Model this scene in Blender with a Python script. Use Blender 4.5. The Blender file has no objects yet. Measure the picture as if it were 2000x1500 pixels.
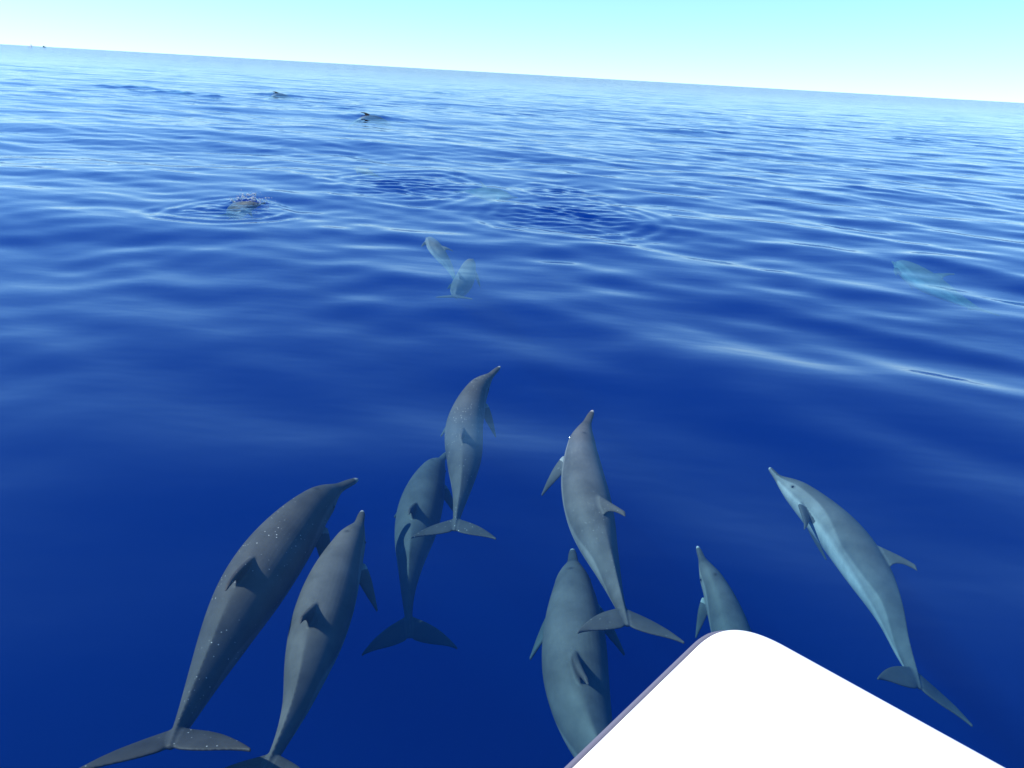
import bpy, bmesh, math, random
import numpy as np
from mathutils import Matrix, Vector

random.seed(7)
rng = np.random.default_rng(11)
R_ = math.radians
scene = bpy.context.scene
COL = scene.collection

# ------------------------------------------------------------------ camera
CAM_H, PITCH, ROLL, FPX = 2.0, R_(22.0), R_(3.29), 1500.0      # metres, down, horizon tilt, focal length in photo pixels
FW = np.array([0, math.cos(PITCH), -math.sin(PITCH)])
U0 = np.array([0, math.sin(PITCH), math.cos(PITCH)])
X0 = np.array([1.0, 0, 0])
RT = math.cos(ROLL) * X0 + math.sin(ROLL) * U0
UP = -math.sin(ROLL) * X0 + math.cos(ROLL) * U0
cd = bpy.data.cameras.new('camera')
cam = bpy.data.objects.new('camera', cd)
COL.objects.link(cam)
cd.sensor_width = 36.0
cd.lens = FPX / 2000.0 * 36.0
cd.clip_start, cd.clip_end = 0.05, 30000.0
cam.matrix_world = Matrix(((RT[0], UP[0], -FW[0], 0), (RT[1], UP[1], -FW[1], 0), (RT[2], UP[2], -FW[2], CAM_H), (0, 0, 0, 1)))
scene.camera = cam

# ------------------------------------------------------------------ sky, sun, exposure
SUN_AZ, SUN_EL = R_(-96), R_(45)          # azimuth clockwise from the view direction: the sun stands to the left
world = bpy.data.worlds.new('World')
scene.world = world
world.use_nodes = True
wn = world.node_tree
sky = wn.nodes.new('ShaderNodeTexSky')
sky.sky_type = 'NISHITA'
sky.sun_disc = False
sky.sun_elevation = SUN_EL
sky.sun_rotation = SUN_AZ
sky.air_density, sky.dust_density, sky.ozone_density = 1.0, 0.0, 7.0
sky.altitude = 300.0
bg = wn.nodes['Background']
bg.inputs['Strength'].default_value = 0.142
whs = wn.nodes.new('ShaderNodeHueSaturation')
whs.inputs['Saturation'].default_value = 1.16                    # the camera's vivid blues
wn.links.new(sky.outputs[0], whs.inputs['Color'])
wn.links.new(whs.outputs[0], bg.inputs['Color'])
# sea haze: the pale low sky reaches well up, so elevation is compressed evenly over the whole dome
wtc = wn.nodes.new('ShaderNodeTexCoord')
wma = wn.nodes.new('ShaderNodeVectorMath')
wma.operation = 'MULTIPLY_ADD'
wma.inputs[1].default_value = (1, 1, 0.65)
wma.inputs[2].default_value = (0, 0, 0.05)
wnm = wn.nodes.new('ShaderNodeVectorMath')
wnm.operation = 'NORMALIZE'
wn.links.new(wtc.outputs['Generated'], wma.inputs[0])
wn.links.new(wma.outputs[0], wnm.inputs[0])
wn.links.new(wnm.outputs[0], sky.inputs['Vector'])
sd = bpy.data.lights.new('sun', 'SUN')
sd.energy, sd.angle, sd.color = 5.0, R_(0.5), (1.0, 0.96, 0.9)
sun = bpy.data.objects.new('sun', sd)
COL.objects.link(sun)
sdir = Vector((math.sin(SUN_AZ) * math.cos(SUN_EL), math.cos(SUN_AZ) * math.cos(SUN_EL), math.sin(SUN_EL)))
sun.rotation_euler = sdir.to_track_quat('Z', 'Y').to_euler()
sun.location = (-6, 0, 8)
vs = scene.view_settings
vs.view_transform, vs.look, vs.gamma, vs.use_curve_mapping = 'Standard', 'None', 1.0, False
vs.exposure = 0.78
cy = scene.cycles
cy.use_denoising = True
cy.max_bounces, cy.volume_bounces, cy.transparent_max_bounces = 4, 1, 12
cy.glossy_bounces, cy.diffuse_bounces = 2, 1
cy.caustics_reflective = cy.caustics_refractive = False
cy.sample_clamp_indirect = 4.0


# ------------------------------------------------------------------ helpers
def at(px, py, z):
    """the point at height z that the photo pixel looks at"""
    d = FW * FPX + RT * (px - 1000.0) + UP * (750.0 - py)
    return np.array([0, 0, CAM_H]) + d * ((z - CAM_H) / d[2])


def material(name):
    m = bpy.data.materials.new(name)
    m.use_nodes = True
    return m, m.node_tree.nodes, m.node_tree.links


def node(ns, kind, **kw):
    n = ns.new(kind)
    for k, v in kw.items():
        if k in n.inputs:
            n.inputs[k].default_value = v
        else:
            setattr(n, k, v)
    return n


def mesh_np(name, co, quads=None, tris=None, smooth=True):
    me = bpy.data.meshes.new(name)
    q = np.zeros((0, 4), int) if quads is None else np.asarray(quads, int)
    t = np.zeros((0, 3), int) if tris is None else np.asarray(tris, int)
    me.vertices.add(len(co))
    me.vertices.foreach_set('co', np.asarray(co, np.float32).ravel())
    me.loops.add(q.size + t.size)
    me.loops.foreach_set('vertex_index', np.concatenate([q.ravel(), t.ravel()]).astype(np.int32))
    me.polygons.add(len(q) + len(t))
    me.polygons.foreach_set('loop_start', np.concatenate([np.arange(len(q)) * 4, q.size + np.arange(len(t)) * 3]).astype(np.int32))
    me.polygons.foreach_set('use_smooth', np.full(len(q) + len(t), smooth))
    me.update(calc_edges=True)
    me.validate()
    return me


def obj(name, me, mat=None, parent=None):
    o = bpy.data.objects.new(name, me)
    COL.objects.link(o)
    if mat is not None:
        me.materials.clear()
        me.materials.append(mat)
    o.parent = parent
    return o


def tag(o, label=None, category=None, group=None, kind=None):
    for k, v in (('label', label), ('category', category), ('group', group), ('kind', kind)):
        if v:
            o[k] = v
    return o


def interp(x, table):
    """smooth monotone-ish interpolation of a table of (x, value)"""
    xs = np.array([a for a, _ in table])
    ys = np.array([b for _, b in table])
    d = np.gradient(ys, xs)
    x = np.clip(np.asarray(x, float), xs[0], xs[-1])
    i = np.clip(np.searchsorted(xs, x, 'right') - 1, 0, len(xs) - 2)
    h = xs[i + 1] - xs[i]
    t = (x - xs[i]) / h
    return ((2 * t**3 - 3 * t**2 + 1) * ys[i] + (t**3 - 2 * t**2 + t) * h * d[i]
            + (-2 * t**3 + 3 * t**2) * ys[i + 1] + (t**3 - t**2) * h * d[i + 1])


def smoothstep(a, b, x):
    t = np.clip((x - a) / (b - a), 0, 1)
    return t * t * (3 - 2 * t)


# ------------------------------------------------------------------ sea
MAIN_DIR = R_(14)
waves = []                                                      # (kx, ky, amplitude, phase, wavelength)
for i in range(90):
    lam = 0.45 * (14.0 / 0.45) ** (i / 89.0)
    spread = 24 + 16 * (1 - i / 89.0)
    a = MAIN_DIR + R_(np.clip(rng.normal(0, spread), -70, 70))
    slope = 0.0070 * (0.55 + 0.9 * rng.random()) * (0.9 if lam < .8 else 1.02 if lam < 2.2 else 0.7 if lam < 5 else 0.35)
    k = 2 * math.pi / lam
    waves.append((k * math.sin(a), k * math.cos(a), slope / k * 1.41, rng.random() * 6.283, lam))
# where dolphins have just broken the surface: photo pixel, radius, ring wavelength, ring height, stretch along the view
rings = [(452, 413, 0.75, 0.30, 0.016, 1.3), (1112, 420, 1.15, 0.30, 0.012, 1.4), (800, 362, 1.2, 0.36, 0.016, 1.5),
         (1090, 372, 0.8, 0.40, 0.012, 1.3)]
mounds = [(340, 183, 2.2, 0.9, 0.13), (245, 172, 2.4, 1.0, 0.10), (420, 190, 0.6, 0.5, 0.08), (540, 186, 1.9, 0.6, 0.13),
          (720, 229, 1.4, 0.55, 0.12), (675, 212, 0.9, 0.4, 0.05), (860, 182, 2.0, 1.2, 0.12), (1340, 258, 1.6, 0.7, 0.07),
          (1780, 275, 1.8, 0.8, 0.08), (490, 397, 0.28, 0.2, 0.06), (1720, 372, 1.6, 0.8, 0.05)]


def sea_height(x, y, cell):
    h = np.zeros_like(x)
    rr = np.hypot(x, y)
    for kx, ky, a, p, lam in waves:
        vis = smoothstep(1.6, 3.2, lam / cell)                  # leave out what the mesh is too coarse to carry
        calm = 1.0 if lam > 1.2 else smoothstep(2.0, 9.0, rr) * 0.85 + 0.15
        boost = 1.0 + (0.3 * (1 - smoothstep(7.0, 16.0, rr)) if 0.7 < lam < 3.5 else 0.0)   # the bow pushes a gentle chop ahead
        h += a * calm * vis * boost * np.sin(kx * x + ky * y + p)
    for px, py, rad, lam, amp, st in rings:
        c = at(px, py, 0)
        dx, dy = x - c[0], (y - c[1]) / st
        m = (np.abs(dx) < rad * 3) & (np.abs(dy) < rad * 3)
        if not m.any():
            continue
        ang = np.arctan2(dy[m], dx[m])
        d = np.hypot(dx[m], dy[m]) * (1 + 0.06 * np.sin(3 * ang + px) + 0.04 * np.sin(5 * ang + py))
        env = np.exp(-((d - rad) / (rad * 0.38)) ** 2)
        e = 0.6 * amp * env * np.cos(2 * math.pi * (d - rad) / lam) * (0.65 + 0.35 * np.sin(2 * ang + px) * np.sin(ang + py))
        ins = np.exp(-(d / (rad * 0.62)) ** 2)
        ch = np.zeros_like(d)
        r2 = np.random.default_rng(px)
        for _ in range(14):
            l2 = 0.13 + 0.3 * r2.random()
            aa = 1.57 + 1.5 * (r2.random() - .5)
            ch += l2 * 0.014 * np.sin(6.283 / l2 * (math.cos(aa) * dx[m] + math.sin(aa) * dy[m] * st) + r2.random() * 6.28)
        h[m] += e + ins * ch
    for px, py, wx, wy, amp in mounds:
        c = at(px, py, 0)
        dx, dy = x - c[0], y - c[1] + 0.1 * (x - c[0])
        m = (np.abs(dx) < wx * 4) & (np.abs(dy) < wy * 4)
        if m.any():
            b = np.exp(-(dx[m] / wx) ** 2 - (dy[m] / wy) ** 2)
            h[m] += 1.5 * amp * b * (0.75 + 0.25 * np.sin(dx[m] * 9.0 / wx + px) * np.sin(dy[m] * 5 / wy + py))
    return h


dep = np.concatenate([np.linspace(84, 22, 230, endpoint=False), np.linspace(22, 3.0, 640, endpoint=False), np.linspace(3.0, 0.35, 190, endpoint=False),
                      0.35 * (0.02 / 0.35) ** np.linspace(0, 1, 20)])
rad = CAM_H / np.tan(np.radians(dep))
angs = np.radians(np.concatenate([np.linspace(-48, 48, 760), np.linspace(48, 312, 90)[1:-1]]))
NR, NA = len(rad), len(angs)
cell = np.abs(np.gradient(rad))
RR, AA = np.meshgrid(rad, angs, indexing='ij')
CC = np.maximum(np.repeat(cell[:, None], NA, 1), RR * np.where(np.abs(AA) < 0.85, 0.0022, 0.051)[:, :] * 0.8)
SX, SY = RR * np.sin(AA), RR * np.cos(AA)
SZ = sea_height(SX, SY, CC)
co = np.stack([SX, SY, SZ], -1).reshape(-1, 3)
base = len(co)
outer = np.stack([SX[-1], SY[-1], np.full(NA, -70.0)], -1)
co = np.concatenate([co, outer, [[0, 0, SZ[0].mean()], [0, 0, -70.0]]])
j = np.arange(NA)
jn = (j + 1) % NA
idx = np.arange(NR * NA).reshape(NR, NA)
quads = np.stack([idx[:-1, :], idx[1:, :], idx[1:, jn], idx[:-1, jn]], -1).reshape(-1, 4)[:, ::-1]
last = idx[-1]
side = np.stack([last[j], base + j, base + jn, last[jn]], -1)[:, ::-1]
tris = np.concatenate([np.stack([np.full(NA, base + NA), idx[0][jn], idx[0][j]], -1),
                       np.stack([np.full(NA, base + NA + 1), base + j, base + jn], -1)])
sea_me = mesh_np('sea_water', co, np.concatenate([quads, side]), tris)

m_sea, ns, ln = material('sea_water')
ns.clear()
out = ns.new('ShaderNodeOutputMaterial')
geo = ns.new('ShaderNodeNewGeometry')
mp = node(ns, 'ShaderNodeMapping')
mp.inputs['Rotation'].default_value = (0, 0, -MAIN_DIR * -1)
mp.inputs['Scale'].default_value = (0.42, 1.0, 1.0)
ln.new(geo.outputs['Position'], mp.inputs['Vector'])
n1 = node(ns, 'ShaderNodeTexNoise', Scale=0.9, Detail=3.0, Roughness=0.5)
n2 = node(ns, 'ShaderNodeTexNoise', Scale=3.2, Detail=2.0, Roughness=0.5)
for n in (n1, n2):
    n.noise_dimensions = '2D'
    ln.new(mp.outputs[0], n.inputs['Vector'])
dist = node(ns, 'ShaderNodeVectorMath', operation='LENGTH')
ln.new(geo.outputs['Position'], dist.inputs[0])
far = node(ns, 'ShaderNodeMapRange')
far.inputs[1].default_value, far.inputs[2].default_value = 7.0, 220.0
far.inputs[3].default_value, far.inputs[4].default_value = 0.004, 0.13
ln.new(dist.outputs['Value'], far.inputs[0])
mul1 = node(ns, 'ShaderNodeMath', operation='MULTIPLY')
ln.new(n1.outputs['Fac'], mul1.inputs[0])
ln.new(far.outputs[0], mul1.inputs[1])
mul2 = node(ns, 'ShaderNodeMath', operation='MULTIPLY_ADD')
ln.new(n2.outputs['Fac'], mul2.inputs[0])
mul2.inputs[1].default_value = 0.0035
ln.new(mul1.outputs[0], mul2.inputs[2])
n3 = node(ns, 'ShaderNodeTexNoise', Scale=0.16, Detail=3.0, Roughness=0.55)   # long swell where the mesh grows coarse
n3.noise_dimensions = '2D'
ln.new(mp.outputs[0], n3.inputs['Vector'])
far3 = node(ns, 'ShaderNodeMapRange')
far3.inputs[1].default_value, far3.inputs[2].default_value = 50.0, 350.0
far3.inputs[3].default_value, far3.inputs[4].default_value = 0.0, 0.9
ln.new(dist.outputs['Value'], far3.inputs[0])
mul3 = node(ns, 'ShaderNodeMath', operation='MULTIPLY_ADD')
ln.new(n3.outputs['Fac'], mul3.inputs[0])
ln.new(far3.outputs[0], mul3.inputs[1])
ln.new(mul2.outputs[0], mul3.inputs[2])
bump = node(ns, 'ShaderNodeBump', Strength=1.0, Distance=1.0)
ln.new(mul3.outputs[0], bump.inputs['Height'])
lw = node(ns, 'ShaderNodeLayerWeight', Blend=0.5)
ln.new(bump.outputs[0], lw.inputs['Normal'])
pw = node(ns, 'ShaderNodeMath', operation='POWER')
ln.new(lw.outputs['Facing'], pw.inputs[0])
pw.inputs[1].default_value = 5.0
fr = node(ns, 'ShaderNodeMath', operation='MULTIPLY_ADD')
ln.new(pw.outputs[0], fr.inputs[0])
fr.inputs[1].default_value, fr.inputs[2].default_value = 0.98, 0.02
tr = node(ns, 'ShaderNodeBsdfTransparent')
gl = node(ns, 'ShaderNodeBsdfGlossy', Roughness=0.03)
ln.new(bump.outputs[0], gl.inputs['Normal'])
mx = ns.new('ShaderNodeMixShader')
ln.new(fr.outputs[0], mx.inputs[0])
ln.new(tr.outputs[0], mx.inputs[1])
ln.new(gl.outputs[0], mx.inputs[2])
ln.new(mx.outputs[0], out.inputs['Surface'])
# clear ocean water: takes red away within metres, scatters blue back; coefficients per metre
SIG_S = np.array([0.0003, 0.0100, 0.047])
SIG_A = np.array([0.60, 0.19, 0.085])


def vol(kind, sig, inverse):
    d = float(sig.max()) * (1.0 if not inverse else 1.0)
    c = sig / d
    n = ns.new(kind)
    n.inputs['Color'].default_value = (*(1 - c if inverse else c), 1)
    n.inputs['Density'].default_value = d
    return n


v1 = vol('ShaderNodeVolumeScatter', SIG_S, False)
# a scatter node's colour below one means albedo only in the coefficient sense here: sigma_s = colour * density
v2 = vol('ShaderNodeVolumeAbsorption', SIG_A, True)
av = ns.new('ShaderNodeAddShader')
ln.new(v1.outputs[0], av.inputs[0])
ln.new(v2.outputs[0], av.inputs[1])
ln.new(av.outputs[0], out.inputs['Volume'])
sea = tag(obj('sea_water', sea_me, m_sea), 'calm deep blue ocean with smooth swell reaching the horizon', 'sea', kind='structure')

# ------------------------------------------------------------------ boat under the camera
DECK_Z = 0.65


def paint(name, col, rough, bump_scale=None, bump_h=0.0004):
    m, ns, ln = material(name)
    b = ns['Principled BSDF']
    no = node(ns, 'ShaderNodeTexNoise', Scale=5.0, Detail=6.0)
    cr = ns.new('ShaderNodeMix')
    cr.data_type = 'RGBA'
    tc = ns.new('ShaderNodeTexCoord')
    ln.new(tc.outputs['Object'], no.inputs['Vector'])
    ln.new(no.outputs['Fac'], cr.inputs[0])
    cr.inputs[6].default_value = (*[c * 0.9 for c in col], 1)
    cr.inputs[7].default_value = (*col, 1)
    ln.new(cr.outputs[2], b.inputs['Base Color'])
    b.inputs['Roughness'].default_value = rough
    if bump_scale:
        n2 = node(ns, 'ShaderNodeTexNoise', Scale=bump_scale, Detail=2.0)
        ln.new(tc.outputs['Object'], n2.inputs['Vector'])
        bp = node(ns, 'ShaderNodeBump', Strength=0.6, Distance=bump_h)
        ln.new(n2.outputs['Fac'], bp.inputs['Height'])
        ln.new(bp.outputs[0], b.inputs['Normal'])
    return m


m_white = paint('white_gelcoat', (0.82, 0.82, 0.82), 0.35, 160.0)
m_hull = paint('hull_gelcoat', (0.78, 0.79, 0.8), 0.25)
m_rubber = paint('grey_rubber', (0.12, 0.115, 0.15), 0.6)

pl = at(1108, 1500, DECK_Z)[:2]
pa = at(1424, 1195, DECK_Z)[:2]           # where the two straight edges would meet
pr = at(1980, 1500, DECK_Z)[:2]


def outline():
    dl, dr = (pl - pa) / np.linalg.norm(pl - pa), (pr - pa) / np.linalg.norm(pr - pa)
    c = 0.17                                                    # rounded tip
    a0, a1 = pa + dl * c, pa + dr * c
    tip = [(1 - t) ** 2 * a0 + 2 * t * (1 - t) * pa + t * t * a1 for t in np.linspace(0, 1, 25)]
    left = [pa + dl * s for s in np.linspace(1.15, c, 12)[:-1]]
    right = [pa + dr * s for s in np.linspace(c, 1.05, 12)[1:]]
    # beyond the blunt bow the sides swing round and run straight aft
    le, re = left[0], right[-1]
    fl = [np.array([(1 - t) ** 2 * le[0] + 2 * t * (1 - t) * (le[0] + dl[0] * .45) + t * t * (le[0] + dl[0] * .5),
                    (1 - t) ** 2 * le[1] + 2 * t * (1 - t) * (le[1] + dl[1] * .45) + t * t * (le[1] - 1.2)]) for t in np.linspace(1, 0.08, 12)]
    fr_ = [np.array([(1 - t) ** 2 * re[0] + 2 * t * (1 - t) * (re[0] + dr[0] * .45) + t * t * (re[0] + dr[0] * .5),
                     (1 - t) ** 2 * re[1] + 2 * t * (1 - t) * (re[1] + dr[1] * .45) + t * t * (re[1] - 1.2)]) for t in np.linspace(0.08, 1, 12)]
    al = [fl[0] + np.array([0, -s]) for s in (4.0, 2.5, 1.2)]
    ar = [fr_[-1] + np.array([0, -s]) for s in (1.2, 2.5, 4.0)]
    return np.array(al + fl + left + tip + right + fr_ + ar)


OL = outline()
tn = np.gradient(OL, axis=0)
tn /= np.linalg.norm(tn, axis=1)[:, None]
NO = np.stack([-tn[:, 1], tn[:, 0]], -1)                        # outward (walking port, bow, starboard clockwise)
axis_x = pa[0]


def strip(name, rows, mat, parent, cap=False, close_aft=True):
    """loft of rows of points that follow the outline; rows are (offset outwards, height)"""
    n = len(OL)
    pts = np.concatenate([np.c_[OL + NO * o, np.full(n, z)] if np.isscalar(o) else np.c_[o, np.full(n, z)] for o, z in rows])
    q = []
    for r in range(len(rows) - 1):
        for i in range(n - 1):
            q.append((r * n + i, r * n + i + 1, (r + 1) * n + i + 1, (r + 1) * n + i))
        if close_aft:
            q.append((r * n + n - 1, r * n, (r + 1) * n, (r + 1) * n + n - 1))
    me = mesh_np(name, pts, q)
    if cap:
        bm = bmesh.new()
        bm.from_mesh(me)
        bm.verts.ensure_lookup_table()
        bm.faces.new([bm.verts[i] for i in range(n)])
        if cap == 2:
            bm.faces.new([bm.verts[(len(rows) - 1) * n + i] for i in range(n)][::-1])
        bmesh.ops.recalc_face_normals(bm, faces=bm.faces)
        bm.to_mesh(me)
        bm.free()
    return obj(name, me, mat, parent)


def shrink(f, fy, drop=0.0):
    c = np.array([axis_x, -3.0])
    return np.stack([c[0] + (OL[:, 0] - c[0]) * f, c[1] + (OL[:, 1] - c[1]) * fy], -1)


boat = bpy.data.objects.new('boat', None)
COL.objects.link(boat)
tag(boat, 'white boat bow with blunt rounded tip and bare glaring deck', 'boat')
strip('deck', [(-0.030, DECK_Z), (-0.016, DECK_Z - 0.0015), (-0.006, DECK_Z - 0.006), (-0.001, DECK_Z - 0.014), (-0.001, DECK_Z - 0.05), (-0.03, DECK_Z - 0.055)],
      m_white, boat, cap=2)
strip('hull', [(-0.012, DECK_Z - 0.052), (-0.014, DECK_Z - 0.10), (shrink(0.93, 0.975), 0.38), (shrink(0.84, 0.94), 0.12), (shrink(0.7, 0.89), -0.12), (shrink(0.35, 0.8), -0.34)],
      m_hull, boat, cap=2)


def rail(name, sel, rows, mat):
    n = len(sel)
    pts = np.concatenate([np.c_[OL[sel] + NO[sel] * (o[:, None] if hasattr(o, 'shape') else o), np.full(n, z)] for o, z in rows])
    m = len(rows)
    q = [(r * n + i, r * n + i + 1, ((r + 1) % m) * n + i + 1, ((r + 1) % m) * n + i) for r in range(m) for i in range(n - 1)]
    me = mesh_np(name, pts, q)
    bm = bmesh.new()
    bm.from_mesh(me)
    bmesh.ops.recalc_face_normals(bm, faces=bm.faces)
    bm.to_mesh(me)
    bm.free()
    return obj(name, me, mat, boat)


mid = 3 + 12 + 11 + 15
port = np.arange(0, mid)
w = np.clip(np.linspace(len(port) / 9, 0, len(port)), 0, 1)
rail('rub_rail', port, [(0.0, DECK_Z - 0.016), (0.004 + 0.010 * w, DECK_Z - 0.018), (0.006 + 0.012 * w, DECK_Z - 0.026), (0.005 + 0.011 * w, DECK_Z - 0.036), (0.0, DECK_Z - 0.042)], m_rubber)
rail('rub_rail', np.arange(mid + 3, len(OL)), [(0.0, DECK_Z - 0.015), (0.004, DECK_Z - 0.017), (0.006, DECK_Z - 0.026), (0.004, DECK_Z - 0.036), (0.0, DECK_Z - 0.042)], m_white)['label'] = 'white rubbing strip'

# ------------------------------------------------------------------ dolphin, stretched out straight, one unit long
# x: beak tip 0 .. fluke notch 1, y: to its right, z: up
W_T = [(0, .0050), (.010, .0092), (.03, .0125), (.062, .0162), (.082, .0230), (.11, .033), (.14, .0435), (.18, .0515), (.24, .0625), (.32, .0725), (.40, .0765),
       (.48, .0745), (.56, .0665), (.64, .0540), (.72, .0390), (.80, .0255), (.88, .0150), (.94, .0105), (.985, .0085), (1.0, .0060)]
T_T = [(0, .0045), (.010, .0075), (.03, .0095), (.062, .0125), (.080, .0210), (.105, .0350), (.135, .0475), (.18, .0570), (.24, .0650), (.32, .0720), (.40, .0750),
       (.48, .0735), (.56, .0680), (.64, .0580), (.72, .0465), (.80, .0350), (.88, .0250), (.94, .0170), (.985, .0085), (1.0, .0055)]
B_T = [(0, .0055), (.010, .0090), (.03, .0120), (.062, .0165), (.080, .0210), (.105, .0290), (.135, .0400), (.18, .0520), (.24, .0640), (.32, .0740), (.40, .0780),
       (.48, .0760), (.56, .0690), (.64, .0570), (.72, .0440), (.80, .0330), (.88, .0240), (.94, .0160), (.985, .0085), (1.0, .0055)]


def tube_body():
    n, k = 110, 40
    s = np.linspace(0, 1, n) ** 1.0
    w, t, b = interp(s, W_T), interp(s, T_T), interp(s, B_T)
    a = np.linspace(0, 2 * math.pi, k, endpoint=False)
    co, q = [], []
    for i in range(n):
        ca, sa = np.cos(a), np.sin(a)
        pinch = 1.0
        if s[i] > 0.5:                                          # the tail stock carries a sharp keel above and below
            e = 1 + np.where(sa > 0, 0.9, 0.5) * smoothstep(0.5, 0.74, s[i])
            yy = w[i] * np.sign(ca) * np.abs(ca) ** e
        else:
            yy = w[i] * ca
        zz = np.where(sa > 0, t[i], b[i]) * sa
        co.append(np.stack([np.full(k, s[i]), yy, zz], -1))
    co = np.concatenate(co)
    for i in range(n - 1):
        for jj in range(k):
            q.append((i * k + jj, i * k + (jj + 1) % k, (i + 1) * k + (jj + 1) % k, (i + 1) * k + jj))
    tr_ = []
    c0, c1 = len(co), len(co) + 1
    co = np.concatenate([co, [[-0.002, 0, 0], [1.001, 0, 0]]])
    for jj in range(k):
        tr_.append((c0, (jj + 1) % k, jj))
        tr_.append((c1, (n - 1) * k + jj, (n - 1) * k + (jj + 1) % k))
    return co, q, tr_


def fin(stations):
    """stations: list of (leading point, trailing point, thickness direction, thickness); a closed lens-section blade"""
    k = 9
    u = (1 - np.cos(np.linspace(0, math.pi, k))) / 2
    prof = np.sqrt(np.clip(u, 0, 1)) * (1 - u) * 2.1 + 0.0
    co, q = [], []
    for le, te, nd, th in stations:
        le, te, nd = map(np.array, (le, te, nd))
        mid_ = le[None] + (te - le)[None] * u[:, None]
        off = (prof * th * 0.5 + 0.0030 * np.sin(np.linspace(0, math.pi, k)) ** 0.4)[:, None] * nd[None]
        co += [mid_ + off, (mid_ - off)[::-1][1:-1]]
    m = 2 * k - 2
    co = np.concatenate(co)
    n = len(stations)
    for i in range(n - 1):
        for jj in range(m):
            q.append((i * m + jj, i * m + (jj + 1) % m, (i + 1) * m + (jj + 1) % m, (i + 1) * m + jj))
    tr_ = []
    for i0, flip in ((0, 1), ((n - 1) * m, 0)):
        for jj in range(1, m - 1):
            t3 = (i0, i0 + jj, i0 + jj + 1)
            tr_.append(t3[::-1] if flip else t3)
    return co, q, tr_


def dorsal():
    st = []
    for t in np.linspace(0, 1, 15):
        z = 0.055 + 0.084 * t
        le = 0.425 + 0.165 * t ** 0.95 + 0.010 * t ** 5
        te = 0.575 + 0.052 * t ** 2.4 - 0.022 * math.sin(math.pi * t ** 0.8)
        te = max(te, le + 0.014 - 0.006 * t ** 8)
        st.append(((le, 0, z), (te, 0, z - 0.004 * t), (0, 1, 0), 0.020 * (1 - 0.75 * t)))
    return fin(st)


def flipper(sg):
    st = []
    root = np.array([0.225, sg * 0.046, -0.030])
    out_d = np.array([0.66, sg * 0.58, -0.48])
    out_d /= np.linalg.norm(out_d)
    chord = np.array([0.95, -sg * 0.30, 0.0])
    nd = np.cross(out_d, chord)
    nd /= np.linalg.norm(nd)
    for t in np.linspace(0, 1, 13):
        c = root + out_d * 0.122 * t + np.array([0.030, 0, 0]) * t * t
        wd = 0.052 * (1 - 0.86 * t ** 1.6) * (1 + 0.15 * math.sin(math.pi * t))
        st.append((c - chord * wd * 0.55, c + chord * wd * 0.45, nd, 0.016 * (1 - 0.8 * t)))
    return fin(st)


def fluke(sg):
    st = []
    for t in np.linspace(0, 1, 17):
        y = sg * (0.002 + 0.135 * t)
        le = 0.915 + 0.115 * t ** 0.85 - 0.018 * math.sin(math.pi * t) + 0.016 * t ** 5
        te = 1.004 + 0.018 * math.sin(math.pi * min(1, t * 1.15)) * (1 - t) + 0.046 * t ** 1.5 - 0.012 * (1 - smoothstep(0, .08, t))
        te = max(te, le + 0.006)
        z = -0.004 * t
        st.append(((le, y, z), (te, y, z), (0, 0, 1), 0.017 * (1 - 0.85 * t)))
    return fin(st)


def rest_mesh(voxel):
    cos, qs, ts, o = [], [], [], 0
    for c, q, t in (tube_body(), dorsal(), flipper(1), flipper(-1), fluke(1), fluke(-1)):
        cos.append(c)
        qs.append(np.array(q) + o)
        ts.append(np.array(t) + o)
        o += len(c)
    me = mesh_np('dolphin_rest', np.concatenate(cos), np.concatenate(qs), np.concatenate(ts))
    bm = bmesh.new()
    bm.from_mesh(me)
    bmesh.ops.recalc_face_normals(bm, faces=bm.faces)
    bm.to_mesh(me)
    bm.free()
    ob = bpy.data.objects.new('dolphin_rest', me)
    COL.objects.link(ob)
    md = ob.modifiers.new('remesh', 'REMESH')
    md.mode, md.voxel_size, md.use_smooth_shade = 'VOXEL', voxel, True
    sm = ob.modifiers.new('smooth', 'SMOOTH')
    sm.factor, sm.iterations = 0.5, 5
    dg = bpy.context.evaluated_depsgraph_get()
    res = bpy.data.meshes.new_from_object(ob.evaluated_get(dg))
    bpy.data.objects.remove(ob)
    n = len(res.vertices)
    v = np.empty(n * 3, np.float32)
    res.vertices.foreach_get('co', v)
    return res, v.reshape(-1, 3).astype(float)


FINE = rest_mesh(0.0028)
COARSE = rest_mesh(0.006)


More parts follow.
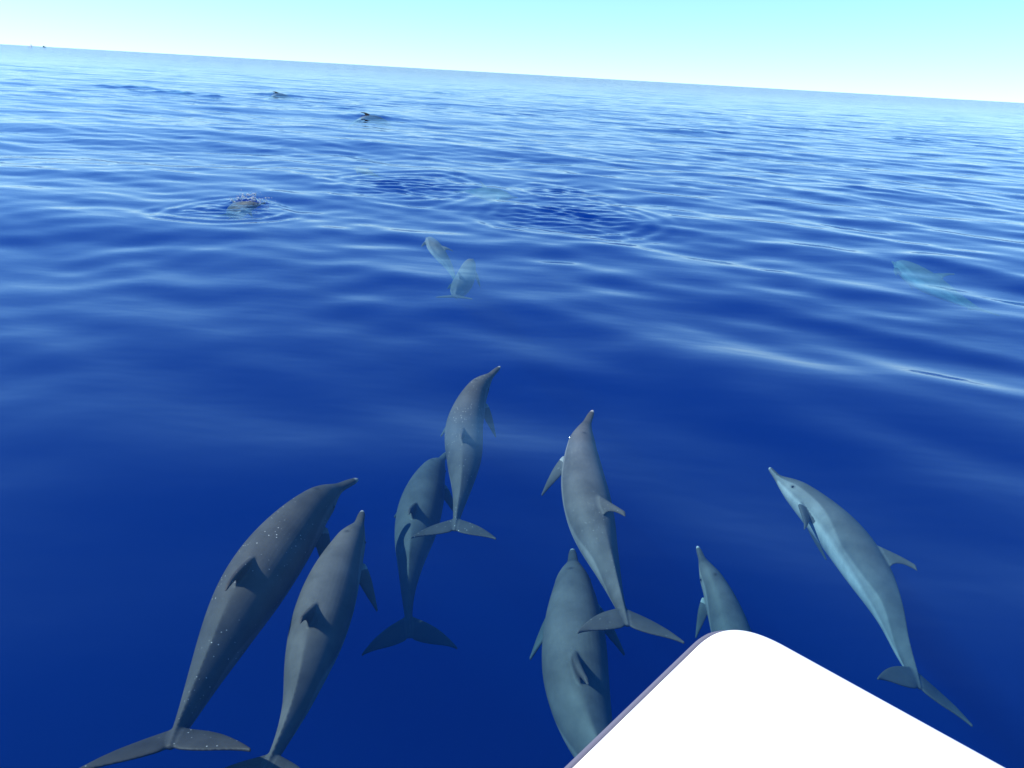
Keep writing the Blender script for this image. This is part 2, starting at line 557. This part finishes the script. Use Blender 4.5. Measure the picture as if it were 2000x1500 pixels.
def dolphin_tone(v):
    """skin tone by place on the body: cape, grey flank, pale belly, blowhole, beak, eye patch (x along, z up)"""
    s = np.clip(v[:, 0], 0, 1)
    h = np.where(v[:, 2] > 0, interp(s, T_T), interp(s, B_T))
    vz = np.clip(v[:, 2] / h, -1.4, 3)
    finm = (np.abs(v[:, 1]) > interp(s, W_T) * 1.12 + .002) | (v[:, 2] > interp(s, T_T) * 1.08 + .002)
    edge = interp(s, [(0, 0.35), (.08, .15), (.14, .30), (.22, .28), (.35, .02), (.48, -.22), (.58, -.08), (.70, .22), (.80, .02), (.9, -.5), (1, -.8)])
    cape = smoothstep(edge - .10, edge + .06, vz)
    bel = 1 - smoothstep(-.62, -.34, vz)
    tone = 0.225 + 0.20 * bel
    tone = tone * (1 - cape) + 0.115 * cape
    flip = np.zeros(len(v), bool)
    for sg in (1, -1):
        rel = v - np.array([0.225, sg * 0.046, -0.030])
        od = np.array([0.66, sg * 0.58, -0.48])
        od = od / np.linalg.norm(od)
        chd = np.array([0.95, -sg * 0.30, 0.0])
        nd = np.cross(od, chd)
        nd /= np.linalg.norm(nd)
        prp = rel - (rel @ od)[:, None] * od
        flip |= (rel @ od > .008) & (np.abs(rel @ nd) < .0105) & (np.linalg.norm(prp, axis=1) < .042) & (sg * v[:, 1] > 0.02)
    tone = np.where(finm | flip, 0.085, tone)
    # beak: dark above, pale lips and tip
    beak = 1 - smoothstep(.075, .09, s)
    tone = tone * (1 - beak) + beak * np.where(vz > 0.1, 0.085, 0.20)
    tip = 1 - smoothstep(.006, .014, s)
    tone = tone * (1 - tip) + tip * 0.55
    # dark ring of the eye and stripe from beak to flipper
    ey = np.exp(-((s - .142) / .008) ** 2 - ((vz - .02) / .16) ** 2)
    tone *= 1 - 0.75 * ey
    bh = np.exp(-((s - .150) / .006) ** 2 - (v[:, 1] / .009) ** 2) * (vz > .6)
    tone *= 1 - 0.6 * bh
    return np.clip(tone * 0.64, 0.02, 0.7)


TONES = {id(FINE): dolphin_tone(FINE[1]), id(COARSE): dolphin_tone(COARSE[1])}

m_skin, ns, ln = material('dolphin_skin')
b = ns['Principled BSDF']
at_t = node(ns, 'ShaderNodeAttribute', attribute_name='tone')
at_r = node(ns, 'ShaderNodeAttribute', attribute_name='rest')
oi = ns.new('ShaderNodeObjectInfo')
sh = node(ns, 'ShaderNodeVectorMath', operation='ADD')
ln.new(at_r.outputs['Vector'], sh.inputs[0])
ln.new(oi.outputs['Random'], sh.inputs[1])
mott = node(ns, 'ShaderNodeTexNoise', Scale=10.0, Detail=6.0, Roughness=0.62)
ln.new(sh.outputs[0], mott.inputs['Vector'])
mr = node(ns, 'ShaderNodeMapRange')
mr.inputs[1].default_value, mr.inputs[2].default_value, mr.inputs[3].default_value, mr.inputs[4].default_value = .25, .75, .62, 1.38
ln.new(mott.outputs['Fac'], mr.inputs[0])
tm = node(ns, 'ShaderNodeMath', operation='MULTIPLY')
ln.new(at_t.outputs['Fac'], tm.inputs[0])
ln.new(mr.outputs[0], tm.inputs[1])
# small pale flecks scattered over the back
vo = node(ns, 'ShaderNodeTexVoronoi', Scale=88.0)
ln.new(sh.outputs[0], vo.inputs['Vector'])
fl_ = node(ns, 'ShaderNodeMapRange')
fl_.inputs[1].default_value, fl_.inputs[2].default_value, fl_.inputs[3].default_value, fl_.inputs[4].default_value = .06, .16, 1.0, 0.0
ln.new(vo.outputs['Distance'], fl_.inputs[0])
pn = node(ns, 'ShaderNodeTexNoise', Scale=9.0, Detail=2.0)
ln.new(sh.outputs[0], pn.inputs['Vector'])
pm = node(ns, 'ShaderNodeMapRange')
pm.inputs[1].default_value, pm.inputs[2].default_value = .43, .56
ln.new(pn.outputs['Fac'], pm.inputs[0])
sc_ = ns.new('ShaderNodeSeparateColor')
ln.new(vo.outputs['Color'], sc_.inputs[0])
th_ = node(ns, 'ShaderNodeMath', operation='GREATER_THAN')
ln.new(sc_.outputs[0], th_.inputs[0])
th_.inputs[1].default_value = 0.2
f1 = node(ns, 'ShaderNodeMath', operation='MULTIPLY')
ln.new(fl_.outputs[0], f1.inputs[0])
ln.new(pm.outputs[0], f1.inputs[1])
f2 = node(ns, 'ShaderNodeMath', operation='MULTIPLY')
ln.new(f1.outputs[0], f2.inputs[0])
ln.new(th_.outputs[0], f2.inputs[1])
f3 = node(ns, 'ShaderNodeMath', operation='MULTIPLY_ADD')
ln.new(f2.outputs[0], f3.inputs[0])
at_f = node(ns, 'ShaderNodeAttribute', attribute_name='fleck')
ln.new(at_f.outputs['Fac'], f3.inputs[1])
ln.new(tm.outputs[0], f3.inputs[2])
cc = ns.new('ShaderNodeCombineColor')
for k_, g_ in enumerate((1.12, 1.0, 0.95)):
    mm = node(ns, 'ShaderNodeMath', operation='MULTIPLY')
    ln.new(f3.outputs[0], mm.inputs[0])
    mm.inputs[1].default_value = g_
    ln.new(mm.outputs[0], cc.inputs[k_])
ln.new(cc.outputs[0], b.inputs['Base Color'])
b.inputs['Roughness'].default_value = 0.55
b.inputs['Specular IOR Level'].default_value = 0.12
bp_ = node(ns, 'ShaderNodeBump', Strength=0.25, Distance=0.004)
ln.new(mott.outputs['Fac'], bp_.inputs['Height'])
ln.new(bp_.outputs[0], b.inputs['Normal'])
m_wet = m_skin.copy()                                            # a back out in the air is slick with water
m_wet.name = 'wet_dolphin_skin'
wb = m_wet.node_tree.nodes['Principled BSDF']
wb.inputs['Roughness'].default_value = 0.4
wb.inputs['Specular IOR Level'].default_value = 0.35
hs = m_wet.node_tree.nodes.new('ShaderNodeHueSaturation')
hs.inputs['Value'].default_value = 0.22                          # base colour much darker on the backs at the surface
lk = wb.inputs['Base Color'].links[0]
m_wet.node_tree.links.new(lk.from_socket, hs.inputs['Color'])
m_wet.node_tree.links.new(hs.outputs[0], wb.inputs['Base Color'])
m_eye, ns, ln = material('dolphin_eye')
ns['Principled BSDF'].inputs['Base Color'].default_value = (0.008, 0.007, 0.007, 1)
ns['Principled BSDF'].inputs['Roughness'].default_value = 0.142
bm = bmesh.new()
bmesh.ops.create_icosphere(bm, subdivisions=2, radius=1.0)
EYE = bpy.data.meshes.new('eye')
bm.to_mesh(EYE)
bm.free()
EYE.materials.append(m_eye)


def curve_frames(pts, roll):
    """smooth centre line through the points, resampled by length; frames with roll in degrees (head, tail)"""
    P = np.array(pts, float)
    ch = np.r_[0, np.cumsum(np.linalg.norm(np.diff(P, axis=0), axis=1))]
    u = np.linspace(0, ch[-1], 400)
    Q = np.stack([interp(u, list(zip(ch, P[:, c]))) for c in range(3)], -1)
    for _ in range(12):
        Q[1:-1] = 0.25 * Q[:-2] + 0.5 * Q[1:-1] + 0.25 * Q[2:]
    ln_ = np.r_[0, np.cumsum(np.linalg.norm(np.diff(Q, axis=0), axis=1))]
    L = ln_[-1]
    s = np.linspace(0, 1, 300)
    Q = np.stack([np.interp(s * L, ln_, Q[:, c]) for c in range(3)], -1)
    T = np.gradient(Q, axis=0)
    for _ in range(25):
        T[1:-1] = 0.25 * T[:-2] + 0.5 * T[1:-1] + 0.25 * T[2:]
    T = -T / np.linalg.norm(T, axis=1)[:, None]                  # pointing forward, to the beak
    up = np.array([0, 0, 1.0])
    Rv = np.cross(T, up)
    Rv /= np.linalg.norm(Rv, axis=1)[:, None]
    Uv = np.cross(Rv, T)
    ro = np.radians(np.interp(s, np.linspace(0, 1, len(roll)), roll))[:, None]
    R2 = Rv * np.cos(ro) - Uv * np.sin(ro)
    U2 = Uv * np.cos(ro) + Rv * np.sin(ro)
    return s, Q, T, R2, U2, L


def pose(v, fr_, girth):
    s, Q, T, R2, U2, L = fr_
    sx = np.clip(v[:, 0], 0, 1)
    g = lambda A: np.stack([np.interp(sx, s, A[:, c]) for c in range(3)], -1)
    over = (v[:, 0] - sx) * L
    return g(Q) - g(T) * over[:, None] + g(R2) * (v[:, 1:2] * L * girth) + g(U2) * (v[:, 2:3] * L * girth)


def dolphin(label, pts, roll=(0, 0), girth=1.0, fine=True, skin=None, shade=1.0, fleck=0.03, group='dolphins riding ahead of the boat', eyes=True, fin_lean=0.0):
    src = FINE if fine else COARSE
    me, v = src[0].copy(), src[1].copy()
    if fin_lean:                                                 # the dorsal fin bends over to one side
        hgt = np.clip(v[:, 2] - interp(np.clip(v[:, 0], 0, 1), T_T), 0, None) * ((v[:, 0] > .4) & (v[:, 0] < .7))
        v[:, 1] += fin_lean * hgt
        v[:, 2] -= 0.35 * abs(fin_lean) * hgt
    P3 = [at(px, py, z) for px, py, z in pts]
    fr_ = curve_frames(P3, roll)
    w_ = pose(v, fr_, girth)
    org = w_.mean(0)
    me.vertices.foreach_set('co', (w_ - org).astype(np.float32).ravel())
    a1 = me.attributes.new('tone', 'FLOAT', 'POINT')
    a1.data.foreach_set('value', (TONES[id(src)] * shade).astype(np.float32))
    a3 = me.attributes.new('fleck', 'FLOAT', 'POINT')
    a3.data.foreach_set('value', np.full(len(v), fleck, np.float32))
    a2 = me.attributes.new('rest', 'FLOAT_VECTOR', 'POINT')
    a2.data.foreach_set('vector', src[1].astype(np.float32).ravel())
    me.polygons.foreach_set('use_smooth', np.ones(len(me.polygons), bool))
    me.update()
    me.name = 'dolphin'
    o = obj('dolphin', me, skin or m_skin)
    o.location = org
    tag(o, label, 'dolphin', group)
    L = fr_[5]
    print('dolphin', round(L, 2), 'top z', round(w_[:, 2].max(), 3), label)
    if eyes:
        for sg in (1, -1):
            e = obj('eye', EYE, None, o)
            c = pose(np.array([[.142, sg * float(interp(.142, W_T)) * .97, .0]]), fr_, girth)[0]
            e.location = c - org
            e.scale = (.0085 * L / 2,) * 3
    return o


# leading dolphins: photo pixels of the body's middle line from beak to fluke notch, with the height of each point
dolphin('grey dolphin with white beak tip and flecked back, longest of the group, flukes spread wide',
        [(699, 936, -.30), (664, 951, -.31), (622, 985, -.33), (550, 1066, -.36), (474, 1180, -.40), (412, 1300, -.45), (364, 1398, -.42), (332, 1460, -.30)],
        roll=(0, 0, 0), fin_lean=.22, shade=.68, fleck=.42)
dolphin('plain mauve-grey dolphin swimming close beside the long flecked one',
        [(708, 998, -.30), (700, 1026, -.32), (684, 1062, -.35), (656, 1125, -.40), (634, 1190, -.43), (607, 1280, -.46), (576, 1385, -.46), (542, 1462, -.44), (512, 1518, -.40)],
        roll=(-6, -6, 0), girth=1.06, shade=.92)
dolphin('speckled grey dolphin leading the group, its flukes overlapping the teal dolphin behind it',
        [(977, 716, -.18), (963, 728, -.21), (938, 756, -.28), (910, 820, -.40), (906, 900, -.49), (901, 960, -.52), (893, 1005, -.53), (888, 1036, -.50)],
        roll=(-6, -6, -2), girth=.9, shade=.85, fleck=.42)
dolphin('teal dolphin partly shaded, swimming just under and behind the speckled leader',
        [(873, 884, -.62), (862, 898, -.63), (845, 925, -.65), (826, 975, -.68), (812, 1035, -.72), (802, 1100, -.76), (797, 1165, -.82), (800, 1246, -.90)],
        roll=(-6, -6, 0), girth=1.1, shade=.9)
dolphin('brownish grey dolphin with hooked dorsal fin leaning right and slim curving tail stock',
        [(1158, 802, -.14), (1151, 816, -.17), (1138, 855, -.25), (1137, 920, -.36), (1149, 990, -.44), (1166, 1055, -.49), (1190, 1122, -.51), (1226, 1222, -.46)],
        roll=(4, 16, 6), fin_lean=.5, fleck=.14)
dolphin('broad pale teal dolphin disappearing under the port edge of the bow',
        [(1118, 1073, -.62), (1119, 1100, -.63), (1120, 1160, -.66), (1121, 1240, -.70), (1126, 1330, -.74), (1146, 1420, -.78), (1195, 1540, -.8), (1275, 1720, -.8)],
        roll=(-14, -8, 0), girth=1.12)
dolphin('dolphin with only its long beak and head showing past the tip of the bow',
        [(1362, 1067, -.55), (1378, 1108, -.60), (1402, 1160, -.68), (1428, 1235, -.78), (1450, 1340, -.88), (1470, 1460, -.95), (1485, 1580, -.98)],
        roll=(-6, -4, 0), girth=0.93)
dolphin('pale-flanked dolphin rolled on its side on the starboard side of the bow',
        [(1503, 914, -.50), (1530, 943, -.52), (1572, 978, -.56), (1632, 1034, -.62), (1690, 1110, -.66), (1734, 1190, -.70), (1762, 1265, -.72), (1797, 1345, -.70)],
        roll=(52, 46, 20), girth=0.92)
# farther off, dim under the ripples
dolphin('pale blurred dolphin far ahead, dim under the ripples, turning left',
        [(832, 464, -.22), (843, 476, -.24), (862, 500, -.33), (880, 526, -.48), (893, 560, -.65)], roll=(40, 30, 10), fine=False, group='dolphins dim under the ripples', eyes=False)
dolphin('brownish blurred dolphin far ahead with its flukes spread beneath a bright ripple',
        [(924, 506, -.24), (916, 522, -.28), (908, 545, -.38), (895, 566, -.42), (888, 580, -.34)], fine=False, group='dolphins dim under the ripples', eyes=False, girth=1.05)
dolphin('greenish blurred dolphin ahead of the starboard side, barely visible under a bright swell',
        [(1742, 511, -.50), (1775, 530, -.52), (1820, 556, -.6), (1870, 584, -.68), (1916, 606, -.7)], roll=(35, 30, 10), fine=False, group='dolphins dim under the ripples', eyes=False)
dolphin('dolphin diving under a small splash inside a ring of ripples',
        [(520, 396, -.05), (508, 398, -.06), (485, 404, -.12), (460, 412, -.28), (440, 420, -.5)], fine=False, group='dolphins breaking the surface', eyes=False, girth=.9)
dolphin('pale dolphin shape just under the surface beyond the ripple rings',
        [(690, 328, -.10), (700, 331, -.11), (715, 335, -.13), (730, 341, -.17), (742, 346, -.24)], fine=False, group='dolphins breaking the surface', eyes=False)

dolphin('brownish dolphin glimpsed under the surface between two ripple rings',
        [(1012, 386, -.36), (1000, 385, -.36), (978, 382, -.38), (945, 378, -.42), (905, 373, -.5)], girth=.9, fine=False, group='dolphins breaking the surface', eyes=False)


def surfacing(label, px, py, heading, lift, L=2.0):
    c = at(px, py, 0.0)
    d = np.array([math.cos(R_(heading)), math.sin(R_(heading)), 0])
    k = [(-.5, -.30), (-.38, -.16), (-.15, 0.0), (.05, .03), (.25, -.10), (.5, -.45)]
    pts = [c + d * (-a * L) + np.array([0, 0, zz + lift]) for a, zz in k]
    me_pts = []
    for p in pts:
        rel = p - np.array([0, 0, CAM_H])
        dd = np.array([rel @ RT, rel @ UP, rel @ FW])
        me_pts.append((1000 + FPX * dd[0] / dd[2], 750 - FPX * dd[1] / dd[2], p[2]))
    return dolphin(label, me_pts, fine=False, skin=m_wet, group='dolphins breaking the surface', eyes=False)


surfacing('dark back of a dolphin rolling at the surface amid pale water', 722, 229, 8, -0.10)
surfacing('farthest dolphin back, a low dark streak on pale water', 545, 186, 12, -0.08)

# ------------------------------------------------------------------ splash thrown up by the diving dolphin
m_drop, ns, ln = material('water_drops')
ns['Principled BSDF'].inputs['Base Color'].default_value = (0.75, 0.82, 0.9, 1)
ns['Principled BSDF'].inputs['Roughness'].default_value = 0.08
ns['Principled BSDF'].inputs['Transmission Weight'].default_value = 0.6
ns['Principled BSDF'].inputs['IOR'].default_value = 1.33
bm = bmesh.new()
c = at(492, 398, 0.0)
for i in range(120):
    g = rng.normal(0, 1, 3)
    r = 0.004 + 0.010 * rng.random() ** 2
    mt = Matrix.Translation((c[0] + g[0] * .14, c[1] + g[1] * .12, 0.05 + abs(g[2]) * .055 * math.exp(-g[0] ** 2 * .3))) @ Matrix.Diagonal((r * 1.4, r, r * (0.7 + rng.random()), 1))
    bmesh.ops.create_icosphere(bm, subdivisions=1, radius=1.0, matrix=mt)
me = bpy.data.meshes.new('splash')
bm.to_mesh(me)
bm.free()
tag(obj('splash', me, m_drop), 'small splash of water drops above the diving dolphin', 'splash', kind='stuff')


# ------------------------------------------------------------------ two tiny boats on the horizon
def far_boat(label, px, py_h, dist_m, length, col, heading):
    d = FW * FPX + RT * (px - 1000.0) + UP * (750.0 - py_h)
    d = d / np.hypot(d[0], d[1]) * dist_m
    root = bpy.data.objects.new('distant_boat', None)
    COL.objects.link(root)
    root.location = (d[0], d[1], 0)
    root.rotation_euler = (0, 0, heading)
    tag(root, label, 'boat')
    m = paint('distant_boat_paint', col, 0.5)
    L, B, Hh = length, length * .3, length * .16
    secs = [(-.5, .9, .75), (-.2, 1, .8), (.15, .95, .9), (.38, .6, 1.05), (.5, .04, 1.2)]
    co, q = [], []
    for x, bw, hh in secs:
        for yy, zz in ((-1, 1), (-.7, -.25), (0, -.5), (.7, -.25), (1, 1)):
            co.append((x * L, yy * bw * B / 2, zz * Hh * (hh if zz > 0 else 1)))
    for i in range(len(secs) - 1):
        for jj in range(5):
            q.append((i * 5 + jj, i * 5 + (jj + 1) % 5, (i + 1) * 5 + (jj + 1) % 5, (i + 1) * 5 + jj))
    obj('hull', mesh_np('hull', co, q, smooth=False), m, root)
    bm = bmesh.new()
    bmesh.ops.create_cube(bm, size=1, matrix=Matrix.Translation((-.08 * L, 0, Hh * 1.5)) @ Matrix.Diagonal((L * .36, B * .7, Hh * 1.5, 1)))
    for v in bm.verts:
        if v.co.z > Hh * 1.6:
            v.co.x = -.08 * L + (v.co.x + .08 * L) * .8
    bmesh.ops.bevel(bm, geom=bm.edges[:], offset=.08, segments=1, affect='EDGES')
    me = bpy.data.meshes.new('cabin')
    bm.to_mesh(me)
    bm.free()
    obj('cabin', me, m, root)


far_boat('tiny dark boat on the horizon', 86, 90, 2600, 9.0, (0.03, 0.035, 0.05), R_(20))
far_boat('tiny white boat on the horizon beside the dark one', 60, 88, 2400, 12.0, (0.8, 0.8, 0.8), R_(-30))
